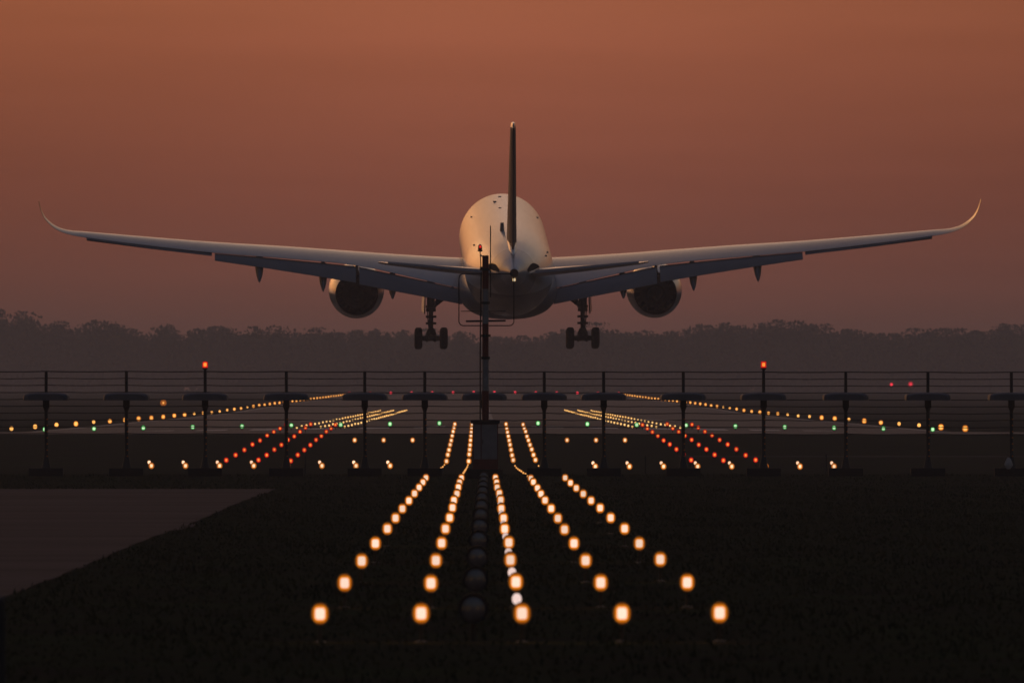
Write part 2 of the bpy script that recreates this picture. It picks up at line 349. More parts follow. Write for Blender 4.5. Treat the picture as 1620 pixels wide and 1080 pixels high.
# the far-off wood closing the horizon: one mass, many crowns of leaf clumps
def wood():
    VV = []; 
    sil_x = np.array([-260, -155, -146, -135, -115, -97, -73, -55, -45, -38, -20, 0, 12, 38, 68, 76, 97, 112, 120, 140, 160, 260])
    sil_h = np.array([19, 20.8, 20.4, 18.8, 18.6, 17.2, 17.6, 16.2, 17.8, 17.2, 16.0, 15.2, 17.8, 17.2, 19.0, 18.2, 16.4, 17.2, 16.8, 18.6, 22.0, 20.5])
    for row in range(6):
        Y0 = 6250 + row * 100
        x = -560.0
        while x < 560:
            H = 1.31 * (17.3 + 1.2 * (np.interp(x / 1.31, sil_x, sil_h) - 17.7)) * random.uniform(0.86, 1.04) + row * 0.15
            r = random.choice((3.0, 4.5, 6.0, 8.5, 11.0)) * random.uniform(.85, 1.15); r *= 1.2; H *= .90 + .011 * r
            x += r * random.uniform(0.65, 1.1)
            cx, cy = x, Y0 + random.uniform(-60, 60)
            nq = int(60 * r + 90); inner = rng.random(nq) < 0.30
            # points through an uneven crown volume and down to the ground (undergrowth)
            t = rng.random(nq) ** 0.72; ang = rng.random(nq) * 2 * np.pi
            rr = r * np.sqrt(rng.random(nq)) * np.sqrt(np.clip(1 - (t - 0.42) ** 2 / 0.36, 0.04, 1)) * (0.75 + 0.35 * np.sin(ang * 3 + t * 9 + x))
            rr = np.where(inner, rr * .7, rr); t = np.where(inner, t * .84, t)
            P = np.stack([cx + rr * np.cos(ang), cy + rr * np.sin(ang), CZ - 1.4 + t * H], 1)
            s = np.where(inner, 1.7, (0.16 + 0.75 * rng.random(nq)) * np.where(t > .8, .9, 1))
            u = rng.normal(size=(nq, 3)); u /= np.linalg.norm(u, axis=1)[:, None]
            vv = np.cross(u, rng.normal(size=(nq, 3))); vv /= np.linalg.norm(vv, axis=1)[:, None]
            q = np.stack([P - u * s[:, None], P + vv * s[:, None] * 0.8, P + u * s[:, None], P - vv * s[:, None] * 0.8], 1)
            VV.append(q.reshape(-1, 3))
    V = np.concatenate(VV); nq = len(V) // 4
    me = bpy.data.meshes.new('distant_wood'); me.vertices.add(len(V)); me.vertices.foreach_set('co', V.reshape(-1))
    me.loops.add(len(V)); me.loops.foreach_set('vertex_index', np.arange(len(V))); me.polygons.add(nq)
    me.polygons.foreach_set('loop_start', np.arange(nq) * 4); me.polygons.foreach_set('loop_total', np.full(nq, 4)); me.update(calc_edges=True)
    me.materials.append(M['leaf'])
    o = bpy.data.objects.new('distant_wood', me); col.objects.link(o)
    tag(o, 'long dark wood fading into the haze beyond the runway', 'wood', kind='stuff')
wood()

# ------------------------------------------------------------------ airliner
PITCH, YAW = 4.2, 0.85
plane = empty('airliner', (0.14, 1160, CZ + 6.26))
plane.rotation_euler = Matrix.Rotation(R(YAW), 4, 'Z').to_3x3().to_4x4().to_euler()
plane.rotation_euler = (Matrix.Rotation(R(YAW), 4, 'Z') @ Matrix.Rotation(R(-0.12), 4, 'Y') @ Matrix.Rotation(R(PITCH), 4, 'X')).to_euler()
tag(plane, 'white wide-body twin-engine airliner landing, seen from behind with gear and flaps down', 'airliner')

def ell(L, zc, w, hgt, n=48, p=2.0):
    pts = []
    for k in range(n):
        t = 2 * math.pi * k / n; c, s = math.cos(t), math.sin(t)
        pts.append((w * math.copysign(abs(c) ** (2 / p), c), L, zc + hgt * math.copysign(abs(s) ** (2 / p), s)))
    return pts
FUS = [(0.05, 1.25, .27, .27), (0.6, 1.24, .40, .42), (1.5, 1.20, .60, .64), (3, 1.10, .95, 1.02), (5, .93, 1.35, 1.45), (7.5, .70, 1.80, 1.92),
       (10, .50, 2.17, 2.30), (13, .28, 2.52, 2.62), (16, .13, 2.76, 2.84), (19, .04, 2.91, 2.97), (22, 0.0, 2.98, 3.04), (26, 0, 2.98, 3.04),
       (34, 0, 2.98, 3.04), (44, 0, 2.98, 3.04), (52, 0, 2.98, 3.04), (56, -.02, 2.95, 3.02), (59, -.10, 2.78, 2.86), (61.5, -.25, 2.42, 2.50),
       (63.5, -.45, 1.92, 1.98), (65, -.65, 1.35, 1.38), (66, -.80, .80, .80), (66.6, -.88, .25, .25)]
def dense(S, m=4):
    S = np.array(S); L = S[:, 0]; out = []
    for i in range(len(S) - 1):
        for k in range(m):
            t = k / m
            p0, p1, p2, p3 = S[max(i - 1, 0)], S[i], S[i + 1], S[min(i + 2, len(S) - 1)]
            m1 = (p2 - p0) / max(p2[0] - p0[0], 1e-6) * (p2[0] - p1[0]); m2 = (p3 - p1) / max(p3[0] - p1[0], 1e-6) * (p2[0] - p1[0])
            out.append((2*t**3-3*t**2+1) * p1 + (t**3-2*t**2+t) * m1 + (-2*t**3+3*t**2) * p2 + (t**3-t**2) * m2)
    out.append(S[-1]); return [tuple(map(float, r)) for r in out]
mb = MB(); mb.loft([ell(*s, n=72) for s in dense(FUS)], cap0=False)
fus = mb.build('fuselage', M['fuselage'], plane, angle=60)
mb = MB(); BF = [(22, -1.9, 2.2, .9), (24, -1.9, 2.85, 1.45), (27, -1.9, 3.2, 1.78), (31, -1.85, 3.36, 1.95), (38, -1.85, 3.38, 1.97), (42, -1.9, 3.2, 1.8), (45, -1.9, 2.7, 1.3), (47, -1.9, 2.2, .9)]
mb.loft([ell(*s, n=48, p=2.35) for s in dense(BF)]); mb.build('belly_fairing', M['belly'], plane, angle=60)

def foil(LE, TE, t, up, n=14, te=0.02, cam=0.02):
    """closed section between two points; t is the thickness in metres"""
    LE, TE, up = Vector(LE), Vector(TE), Vector(up).normalized(); c = (TE - LE).length
    d = (TE - LE) / c; up = (up - d * up.dot(d)).normalized(); top = []; bot = []
    for k in range(n + 1):
        x = (1 - math.cos(math.pi * k / n)) / 2
        y = 5 * t * (.2969 * math.sqrt(x) - .1260 * x - .3516 * x**2 + .2843 * x**3 - .1036 * x**4) + te * x * 0.5
        cc = cam * c * 4 * x * (1 - x)
        top.append(LE + d * x * c + up * (y + cc)); bot.append(LE + d * x * c + up * (-y + cc))
    return top + bot[::-1][:-1]
# half-span stations: x, leading edge L, z, trailing edge L, z, thickness
WS = [(1.8, 42.6, -1.00, 30.1, -1.95, 1.55), (3.0, 41.6, -0.98, 29.9, -1.81, 1.45), (6.5, 39.0, -0.60, 29.0, -0.95, 1.20), (10.2, 36.2, -0.10, 28.0, -0.08, 0.90),
      (15.0, 32.8, 0.62, 26.1, 0.52, 0.66), (19.9, 29.3, 1.25, 24.1, 1.05, 0.50), (24.5, 26.2, 1.88, 22.2, 1.70, 0.36), (28.6, 23.2, 2.48, 20.4, 2.36, 0.24)]
WL = [(29.7, 22.3, 2.66, 19.9, 2.62, .16), (30.5, 21.4, 3.02, 19.3, 3.01, .11), (31.15, 20.3, 3.65, 18.5, 3.69, .07), (31.45, 19.2, 4.30, 17.9, 4.36, .045), (31.58, 18.2, 4.95, 17.3, 4.99, .03)]
def wing_te(x):
    A = np.array(WS); return float(np.interp(x, A[:, 0], A[:, 3])), float(np.interp(x, A[:, 0], A[:, 4]))
def wing_bot(x):
    A = np.array(WS); return float(np.interp(x, A[:, 0], A[:, 2])) - float(np.interp(x, A[:, 0], A[:, 5])) * .5
def flap_mb(s, xs, drop):
    """drop: list of (aft, down) at each station; a thick-nosed panel let down behind the wing"""
    mb = MB(); rings = []
    for x, (aft, dn) in zip(xs, drop):
        L, z = wing_te(x)
        LE = (s * x, L + 0.80, z - 0.20); TE = (s * x, L - aft, z - dn)
        rings.append(foil(LE, TE, 0.20 + 0.09 * aft, (0, 0, 1), n=8, te=0.03, cam=0.06))
    mb.loft(rings); return mb
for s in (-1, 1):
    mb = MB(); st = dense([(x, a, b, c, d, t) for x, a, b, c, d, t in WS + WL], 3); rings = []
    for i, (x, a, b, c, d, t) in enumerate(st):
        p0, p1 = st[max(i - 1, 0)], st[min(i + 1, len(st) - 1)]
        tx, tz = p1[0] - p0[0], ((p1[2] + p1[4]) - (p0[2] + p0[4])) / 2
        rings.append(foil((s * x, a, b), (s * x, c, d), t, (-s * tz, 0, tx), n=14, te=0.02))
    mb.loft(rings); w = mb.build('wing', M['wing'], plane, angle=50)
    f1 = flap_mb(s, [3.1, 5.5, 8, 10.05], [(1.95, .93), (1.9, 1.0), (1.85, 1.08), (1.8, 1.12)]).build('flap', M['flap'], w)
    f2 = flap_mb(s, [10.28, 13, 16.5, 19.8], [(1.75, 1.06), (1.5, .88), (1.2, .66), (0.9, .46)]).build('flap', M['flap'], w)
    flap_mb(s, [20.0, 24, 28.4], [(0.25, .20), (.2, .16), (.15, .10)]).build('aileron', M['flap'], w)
    for x, zt in ((16.8, -1.0), (12.5, -1.73), (7.8, -2.34)):
        L, z = wing_te(x); zb = wing_bot(x); mb = MB(); rings = []
        for t, ww, hh in ((0, .04, .05), (.12, .16, .2), (.3, .26, .34), (.5, .29, .42), (.65, .29, .46), (.8, .23, .42), (.92, .12, .26), (1, .02, .04)):
            LL = L + 4.5 - t * 6.6; zz = zb - .1 + (zt + .2 - zb) * max(0, (t - .35) / .65) ** 1.5
            rings.append([(s * x + ww * math.cos(q), LL, zz + hh * math.sin(q)) for q in [2 * math.pi * k / 16 for k in range(16)]])
        mb.loft(rings); mb.build('flap_track_fairing', M['flap'], w)
    # tailplane
    mb = MB(); T = [(0.6, 10.2, .62, 3.9, .93, .60), (2.5, 8.9, .85, 3.6, 1.10, .50), (5.5, 6.9, 1.20, 3.0, 1.42, .34), (8.4, 4.9, 1.60, 2.45, 1.76, .18), (8.93, 4.1, 1.72, 2.35, 1.84, .10)]
    mb.loft([foil((s * x, a, b), (s * x, c, d), t, (0, 0, 1), te=.03, cam=-.01) for x, a, b, c, d, t in T])
    h_ = mb.build('tailplane', M['wing'], plane)
    mb = MB(); mb.loft([foil((s * x, te + .9 * q, z + .06 * q + .012), (s * x, te - .02, z), .17 * q + .04, (0, 0, 1), n=6, te=.02) for x, te, z, q in ((1.5, 3.75, .99, 1), (5, 3.08, 1.37, .8), (8.3, 2.45, 1.75, .5))])
    mb.build('elevator', M['flap'], h_)
    # cut-out in the tail where the tailplane swings
    mb = MB(); rings = []
    for k in range(9):
        t = k / 8; L = 3.0 + t * 4.6; wz = .40 * math.sin(math.pi * (0.12 + .80 * t)) + .03
        f = [float(np.interp(L, [q[0] for q in FUS], [q[i] for q in FUS])) for i in (1, 2, 3)]
        ring = []
        for zz, off in ((1.12, .03), (1.12 + wz, .03), (1.12 + wz, -.25), (1.12, -.25)):
            cc = max(0, 1 - ((zz - f[0]) / f[2]) ** 2) ** .5
            ring.append((s * (f[1] * cc + off), L, zz))
        rings.append(ring)
    mb.loft(rings); mb.build('tailplane_slot', M['black'], plane, smooth=False)
    # engine
    e = MB(); cx, cz = s * 10.17, -2.58
    prof = [(36.2, 1.46), (36.4, 1.50), (37.5, 1.70), (39, 1.86), (40.5, 1.90), (41.8, 1.82), (42.5, 1.66), (42.65, 1.52), (42.4, 1.42), (41, 1.36), (39, 1.40), (37, 1.46), (36.2, 1.43)]
    e.lathe_y([(y, r) for y, r in prof], (cx, 0, cz), n=48)
    en = e.build('engine', M['nacelle'], plane, angle=60)
    e = MB(); e.lathe_y([(36.22, 1.425), (37, 1.452), (38.95, 1.40)], (cx, 0, cz), n=48); e.build('inner_duct', M['black'], en)
    e = MB(); e.lathe_y([(38.8, .95), (37.2, 1.02), (35.6, .82), (34.9, .68), (34.9, .62), (36, .66), (36.4, .5)], (cx, 0, cz), n=32); e.build('core_nozzle', M['burnt'], en)
    e = MB(); e.lathe_y([(36.5, .48), (35.4, .42), (34.4, .22), (33.8, .02)], (cx, 0, cz), n=24, caps=True); e.build('exhaust_plug', M['burnt'], en)
    e = MB(); e.lathe_y([(38.9, 1.42), (38.85, .6), (38.8, .05)], (cx, 0, cz), n=40, caps=True)
    for k in range(22):
        t = 2 * math.pi * k / 22
        e.add([(cx + r * math.cos(t + q), y, cz + r * math.sin(t + q)) for r, q, y in ((.9, 0, 38.8), (1.41, .05, 38.7), (1.41, .12, 38.2), (.9, .09, 38.3))], [(0, 1, 2, 3)])
    e.build('fan', M['black'], en, smooth=False)
    e = MB(); rings = []
    for L, z0, z1, ww in ((35.6, -.9, -.35, .10), (36.8, -1.3, -.25, .22), (39, -1.0, -.15, .26), (41.2, -.82, -.62, .10)):
        rings.append([(cx - ww, L, z0), (cx + ww, L, z0), (cx + ww * .8, L, z1), (cx - ww * .8, L, z1)])
    e.loft(rings); e.build('pylon', M['nacelle'], en)
    # main landing gear
    gx, gl = s * 5.15, 33.0
    g = MB(); g.tube([(gx, gl, -1.5), (gx, gl, -3.35)], [.27, .25], 14); g.tube([(gx, gl, -3.30), (gx, gl, -3.55)], .33, 14)
    g.tube([(gx, gl, -3.4), (gx, gl, -4.95)], .155, 12); g.tube([(gx, gl, -4.7), (gx, gl, -5.0), (gx, gl, -5.35)], [.22, .34, .40], 14)
    g.tube([(gx - s * .02, gl + .25, -3.5), (gx, gl + .75, -4.15), (gx, gl + .15, -4.85)], [.11, .13, .10], 8)
    g.tube([(gx + s * .25, gl - .2, -2.6), (gx + s * .22, gl - .18, -4.0), (gx + s * .1, gl - .1, -5.0)], .04, 6)
    for zz in (-3.2, -3.9, -4.35): g.tube([(gx - .36, gl - .1, zz), (gx + .36, gl - .1, zz)], .08, 8)
    gr = g.build('landing_gear', M['strutm'], plane)
    g = MB(); g.tube([(gx - s * .05, gl, -3.25), (gx - s * .65, gl + .1, -2.75), (gx - s * 1.6, gl + .2, -2.0)], [.16, .20, .22], 10)
    g.tube([(gx - s * .35, gl - .15, -3.1), (gx - s * .5, gl, -2.5)], .12, 8); g.build('side_brace', M['strutm'], gr)
    ty = [(gl - 1.02, -5.28), (gl + 1.02, -5.48)]
    g = MB(); g.tube([(gx, ty[0][0], ty[0][1]), (gx, gl, -5.33), (gx, ty[1][0], ty[1][1])], [.16, .24, .16], 12)
    for y, z in ty:
        g.lathe_x([(-.62, .13), (-.35, .16), (-.3, .26), (-.2, .17), (.2, .17), (.3, .26), (.35, .16), (.62, .13)], (gx, y, z), 14)
    g.build('bogie_beam', M['strutm'], gr)
    for y, z in ty:
        for q in (-1, 1):
            g = MB(); g.lathe_x([(-.235, .35), (-.26, .50), (-.24, .62), (-.17, .695), (-.05, .715), (.05, .715), (.17, .695), (.24, .62), (.26, .50), (.235, .35)], (gx + q * .86, y, z), 32)
            wh = g.build('wheel', M['rubber'], gr)
            g = MB(); g.lathe_x([(-.25, .12), (-.25, .30), (-.2, .34), (.2, .34), (.25, .30), (.25, .12)], (gx + q * .86, y, z), 20); g.build('rim', M['strutm'], wh)
    g = MB(); g.loft([[(gx + s * (.38 + b), y, z), (gx + s * (.46 + b), y, z), (gx + s * (.54 + b), y, z - 1.88), (gx + s * (.45 + b), y, z - 1.88)] for y, z, b in ((gl - 1.1, -1.75, -.04), (gl - .3, -1.72, .02), (gl + .9, -1.7, .10))])
    g.build('gear_door', M['door'], gr)
# fin, rudder, light cap
mb = MB(); FN = [(2.2, 14.8, 4.9, .62), (3.4, 13.2, 4.7, .60), (6.0, 10.4, 3.8, .50), (9.0, 7.1, 2.7, .40), (10.7, 5.2, 2.05, .33)]
def fin_ring(z, a, c, t): return foil((0, a, z), (0, c, z), t, (1, 0, 0), te=.10, cam=0)
mb.loft([fin_ring(*r) for r in FN]); fin = mb.build('fin', M['fin'], plane)
mb = MB(); mb.loft([fin_ring(10.7, 5.2, 2.05, .34), fin_ring(10.95, 4.6, 2.0, .26), fin_ring(11.02, 3.9, 2.2, .1)]); mb.build('fin_tip', M['nacelle'], fin)
mb = MB(); mb.loft([foil((0, c + .30 * (a - c), z), (0, c - .12, z), t * .86, (1, 0, 0), te=.06, cam=0) for z, a, c, t in ((2.9, 14, 4.8, .60), (6.0, 10.4, 3.8, .50), (9.0, 7.1, 2.7, .40), (10.5, 5.4, 2.12, .34))])
mb.build('rudder', M['fin'], fin)
mb = MB(); rings = [ell(L, z, w, h, n=16) for L, z, w, h in ((3.4, 2.08, .05, .05), (4.4, 2.15, .16, .25), (5.5, 2.3, .27, .35), (9, 2.55, .36, .45), (15, 2.85, .2, .25), (17, 2.9, .05, .05))]
mb.loft(rings); mb.build('fin_fillet', M['white'], plane, angle=60)
# exhaust of the auxiliary power unit, tail light, blade antennas, panel marks
mb = MB(); mb.lathe_y([(0.06, .285), (-.06, .27), (-.06, .235), (.5, .22), (.52, .02)], (0, 0, 1.25), n=28, caps=True); mb.build('exhaust_outlet', M['black'], plane)
mb = MB(); mb.lathe_y([(-.05, .02), (-.035, .06), (0, .10), (.12, .12)], (0, 0, 0), n=20, caps=True); tl = mb.build('tail_light', M['l_tail'], plane, (0, .12, .80))
for x, L, hh, ll in ((-.55, 17, .58, .8), (-.62, 47, .10, .9), (-.35, 40, .06, .7), (-.2, 52, .07, .6)):
    f = [float(np.interp(L, [q[0] for q in FUS], [q[i] for q in FUS])) for i in (1, 2, 3)]
    zt = f[0] + f[2] * (1 - (x / f[1]) ** 2) ** .5 - .03
    mb = MB(); wd = .15 if hh > .5 else .13
    mb.loft([foil((x, L + ll, zt), (x, L, zt), wd * 2, (1, 0, 0), n=6), foil((x, L + ll * .6, zt + hh), (x, L + .05, zt + hh), wd * 1.5, (1, 0, 0), n=6)])
    mb.build('antenna', M['radome'], plane)
for x, L in ((-2.2, 46), (2.25, 46), (-2.35, 20), (2.3, 14.0), (-2.0, 11.5), (2.45, 17)):
    f = [float(np.interp(L, [q[0] for q in FUS], [q[i] for q in FUS])) for i in (1, 2, 3)]
    zt = f[0] + f[2] * (1 - min(.99, abs(x) / f[1]) ** 2) ** .5
    mb = MB(); mb.lathe_z([(-.06, .11), (.02, .11), (.04, .07)], (x, L, zt), 12); mb.build('static_port', M['radome'], plane)
# nose gear (mostly behind the belly)
mb = MB(); mb.tube([(0, 57, -2.7), (0, 57, -5.0)], .11, 10); mb.tube([(-.3, 57, -5.0), (.3, 57, -5.0)], .08, 8)
ng = mb.build('nose_gear', M['strutm'], plane)
for q in (-1, 1):
    g = MB(); g.lathe_x([(-.17, .25), (-.18, .42), (-.1, .50), (.1, .50), (.18, .42), (.17, .25)], (q * .33, 57, -5.0), 24); g.build('wheel', M['rubber'], ng)

# ------------------------------------------------------------------ lamps
def lens_mb(r, oval=1.19, n=20):
    mb = MB(); mb.lathe_y([(0.0, r), (-.012, r * .93), (-.026, r * .7), (-.034, r * .35), (-.036, .002)], n=n, sz=oval, caps=True); return mb
# near lamp: stem, housing with a hood, lens
def near_lamp(r=0.085, hgt=0.30):
    root = empty('approach_light')
    mb = MB(); mb.tube([(0, .06, -hgt), (0, .06, -r)], .018, 8); mb.lathe_z([(-hgt - .02, .07), (-hgt + .02, .06), (-hgt + .03, .02)], (0, .06, 0)); mb.build('stem', M['housing'], root)
    mb = MB(); mb.lathe_y([(.012, r * 1.02), (-.03, r * 1.10), (-.03, r * 1.14), (.02, r * 1.14), (.09, r * .9), (.16, r * .5), (.18, .02)], n=20, sz=1.19, caps=False); mb.build('housing', M['housing'], root)
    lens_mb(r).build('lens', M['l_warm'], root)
    ld = bpy.data.lights.new('lamp_light', 'POINT'); ld.energy = 1.2; ld.color = (1.0, 0.50, 0.16); ld.shadow_soft_size = 0.10
    lo = bpy.data.objects.new('lamp_light', ld); col.objects.link(lo); lo.parent = root; lo.location = (0, -.12, .02)
    return root
NL = near_lamp(); NT = tree_of(NL); first = [True]
def put_near(x, y, z):
    if first[0]: first[0] = False; o = NL
    else: o = copy_tree(NL, None, NT)
    o.location = (x, y, z); return o
def small_lamp_mesh(r, lens, hgt=.3, oval=1.1):
    mb = MB(); mb.lathe_y([(0.0, r), (-.02, r * .8), (-.03, .002)], n=12, sz=oval, mi=0, caps=True)
    mb.lathe_y([(.005, r * 1.05), (.10, r * .8), (.14, .02)], n=12, sz=oval, mi=1, caps=True)
    mb.tube([(0, .05, -hgt), (0, .05, -r * .5)], .025, 6, mi=1)
    return mb.mesh('small_lamp', [lens, M['housing']])
def lamp_obj(name, me, loc, label, cat, group):
    o = bpy.data.objects.new(name, me); col.objects.link(o); o.location = loc
    return tag(o, label, cat, group)
U5 = [-2, -1, 0, 1, 2]; POS = ['leftmost', 'second from left', 'middle', 'second from right', 'rightmost']
# twelve near bars of five lamps on the approach centreline
for n_ in range(12):
    D = 176 + 30 * n_
    for j, u in enumerate(U5):
        z = CZ - 2.067 - .00108 * D
        sc = 1.0 + .012 * n_
        o = put_near(axis_x(D) + u + random.uniform(-.015, .015), D, z + random.uniform(-.012, .012)); o.scale = (sc,) * 3
        tag(o, 'near glowing lamp, %s in the %s bar from the camera' % (POS[j], ordn(n_ + 1)), 'approach lamp', 'warm approach lamps in bars of five')
# single lamps standing just left of the middle column
ml = small_lamp_mesh(.052, M['l_pale'], .3, 1.2)
for n_ in range(12):
    D = 188.6 + 30 * n_
    lamp_obj('approach_light', ml, (axis_x(D) - .02 - .0002 * n_, D, CZ - 2.067 - .00108 * D),
             'small pale lamp beside the middle lamp column, %s from the camera' % ordn(n_ + 1), 'approach lamp', 'small pale lamps beside the middle column')
# unlit round flashers
fl0 = empty('flasher_lamp')
mb = MB(); mb.tube([(0, .1, -.40), (0, .1, -.1)], .03, 10); mb.lathe_z([(-.42, .10), (-.38, .09), (-.37, .03)], (0, .1, 0)); mb.build('stem', M['housing'], fl0)
mb = MB(); mb.lathe_y([(0, .135), (-.05, .150), (-.05, .156), (.02, .156), (.08, .13), (.16, .06), (.18, .02)], n=32); mb.build('housing', M['housing'], fl0)
mb = MB(); mb.lathe_y([(0.0, .137), (-.015, .12), (-.032, .08), (-.040, .003)], n=32, caps=True); mb.build('lens', M['dglass'], fl0)
FT = tree_of(fl0)
for n_ in range(12):
    D = 177 + 30 * n_
    o = fl0 if n_ == 0 else copy_tree(fl0, None, FT)
    o.location = (axis_x(D) - .48 + .012 * n_, D, CZ - 2.035 - .00108 * D)
    tag(o, 'unlit round lamp with dark glass between the lamp columns, %s from the camera' % ordn(n_ + 1), 'flasher lamp', 'row of unlit round flasher lamps')
# bars in the dip behind the antenna row
md = small_lamp_mesh(.038, M['l_dip'], .25)
for k, (D, y) in enumerate(((536, 751.5), (566, 748), (596, 746), (626, 743.5), (656, 741.8), (686, 740), (716, 738), (746, 735))):
    for j, u in enumerate(U5):
        if k < 3 and j in (0, 4): continue
        z = CZ - (y - 612 + (1.5 if u > 0 else 0)) * D / FPX
        lamp_obj('approach_light', md, (axis_x(D) + u, D, z), 'tiny orange lamp in the dip behind the mast, %s, %s bar' % (POS[j], ordn(k + 1)), 'approach lamp', 'tiny approach lamps in the dip')
# nine bars up to the runway threshold with red side bars, and two crossbars
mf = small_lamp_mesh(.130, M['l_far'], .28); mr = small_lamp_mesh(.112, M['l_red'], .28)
mtwin = small_lamp_mesh(.075, M['l_far'], .12)
for k in range(9):
    D = 790 + 30 * k; z = CZ + float(np.interp(D, [790, 1030], [-3.30, -2.19]))
    for j, u in enumerate(U5):
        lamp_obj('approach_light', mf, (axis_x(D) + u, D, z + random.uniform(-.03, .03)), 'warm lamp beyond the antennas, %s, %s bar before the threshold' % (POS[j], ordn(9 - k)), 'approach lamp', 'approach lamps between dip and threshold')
    for s, sn in ((-1, 'left'), (1, 'right')):
        for q, pn in ((9.0, 'inner'), (10.45, 'middle'), (11.9, 'outer')):
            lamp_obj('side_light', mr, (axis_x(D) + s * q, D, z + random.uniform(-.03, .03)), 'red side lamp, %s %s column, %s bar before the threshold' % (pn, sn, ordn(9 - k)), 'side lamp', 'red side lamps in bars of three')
for k, u in enumerate((-7.0, -5.5, -4.0, 4.0, 5.5, 7.0)):
    lamp_obj('approach_light', mf, (axis_x(910) + u, 910, CZ - 2.745), 'warm starlike lamp in the farther crossbar, %s from the left' % ordn(k + 1), 'approach lamp', 'lamps of the farther crossbar')
CB = [-14.7 + 1.475 * k for k in range(8)] + [4.5 + 1.475 * k for k in range(8)]
for k, u in enumerate(CB):
    root = empty('approach_light', (axis_x(760) + u, 760, CZ - 3.40 - (.03 if u > 0 else 0)))
    tag(root, 'double warm lamp in the crossbar by the antenna bases, %s from the left' % ordn(k + 1), 'approach lamp', 'double lamps of the nearer crossbar')
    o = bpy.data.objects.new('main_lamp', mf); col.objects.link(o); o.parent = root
    o = bpy.data.objects.new('upper_lamp', mtwin); col.objects.link(o); o.parent = root; o.location = (-.10, .12, .15)
# green threshold lamps
mg = small_lamp_mesh(.135, M['l_green'], .28)
xs_g = [-27 + 3 * k for k in range(19)]
for k, u in enumerate(xs_g):
    lamp_obj('threshold_light', mg, (axis_x(1069) + u, 1068.5, CZ - 2.15 + camber(1069, u)), 'green threshold lamp across the runway start, %s from the left' % ordn(k + 1), 'threshold lamp', 'green threshold lamps')
# touchdown zone lamps
mt = small_lamp_mesh(.070, M['l_amber'], .10)
mt2 = small_lamp_mesh(.085, M['l_amber'], .10)
for k in range(31):
    D = 1100 + 30 * k
    for s, sn in ((-1, 'left'), (1, 'right')):
        for q, pn in ((9.0, 'inner'), (10.5, 'middle'), (12.0, 'outer')):
            lamp_obj('touchdown_light', mt if k < 12 else mt2, (axis_x(D) + s * q, D, zg(D, q) + .10 + random.uniform(-.02, .02)), 'small amber runway lamp, %s %s line, %s from the threshold' % (sn, pn, ordn(k + 1)), 'touchdown lamp', 'touchdown zone lamps')
# runway edge lamps
mes = [small_lamp_mesh(r, M['l_edge'], .25) for r in (.15, .18, .21, .13)]
for k in range(47):
    D = 1135 + 60 * k
    for s, sn in ((-1, 'left'), (1, 'right')):
        me = mes[2] if (7 <= k <= 11 and s < 0) else random.choice(mes) if k < 20 else mes[2]
        lamp_obj('edge_light', me, (axis_x(D) + s * 30.8, D, zg(D, 30) + .22 + random.uniform(-.03, .03)), 'orange lamp in the %s runway edge line, %s from the near end' % (sn, ordn(k + 1)), 'edge lamp', 'orange runway edge lamps')
mp_ = small_lamp_mesh(.34, M['l_pink'], .35, 0.8)
for k in range(14):
    D = 3900; u = -29.9 + 4.6 * k
    lamp_obj('runway_end_light', mp_, (axis_x(D) + u, D, CZ - 1.12 - .008 * abs(u)), 'faint red lamp at the far runway end, %s from the left' % ordn(k + 1), 'end lamp', 'red runway end lamps')
def far_lamp(name, X, D, zl, r, lens, label, cat):
    root = empty(name, (X, D, zg(D, 60)))
    hgt = CZ + zl - zg(D, 60)
    mb = MB(); mb.tube([(0, 0, 0), (0, 0, hgt - r)], .05, 8); mb.build('pole', M['post'], root)
    mb = MB(); mb.lathe_y([(.1, r * .6), (0, r), (-.05, r * .8), (-.08, .01)], n=14, caps=True); mb.build('lens', lens, root, (0, 0, hgt))
    return tag(root, label, cat)
far_lamp('obstruction_light', 85.3, 3950, .56, .42, M['l_pink'], 'faint red light on a far pole, left of a pair above the right runway edge', 'obstruction light')
far_lamp('obstruction_light', 89.6, 3950, .64, .62, M['l_pink'], 'brighter red light on a far pole, right of a pair above the right runway edge', 'obstruction light')
far_lamp('amber_light', -49.6, 2500, -2.25, .45, M['l_edge'], 'blurred amber light beyond the left edge lamps', 'amber light')
far_lamp('amber_light', -4.25, 2510, -1.9, .35, M['l_edge'], 'amber light glowing just left of the red and white mast', 'amber light')

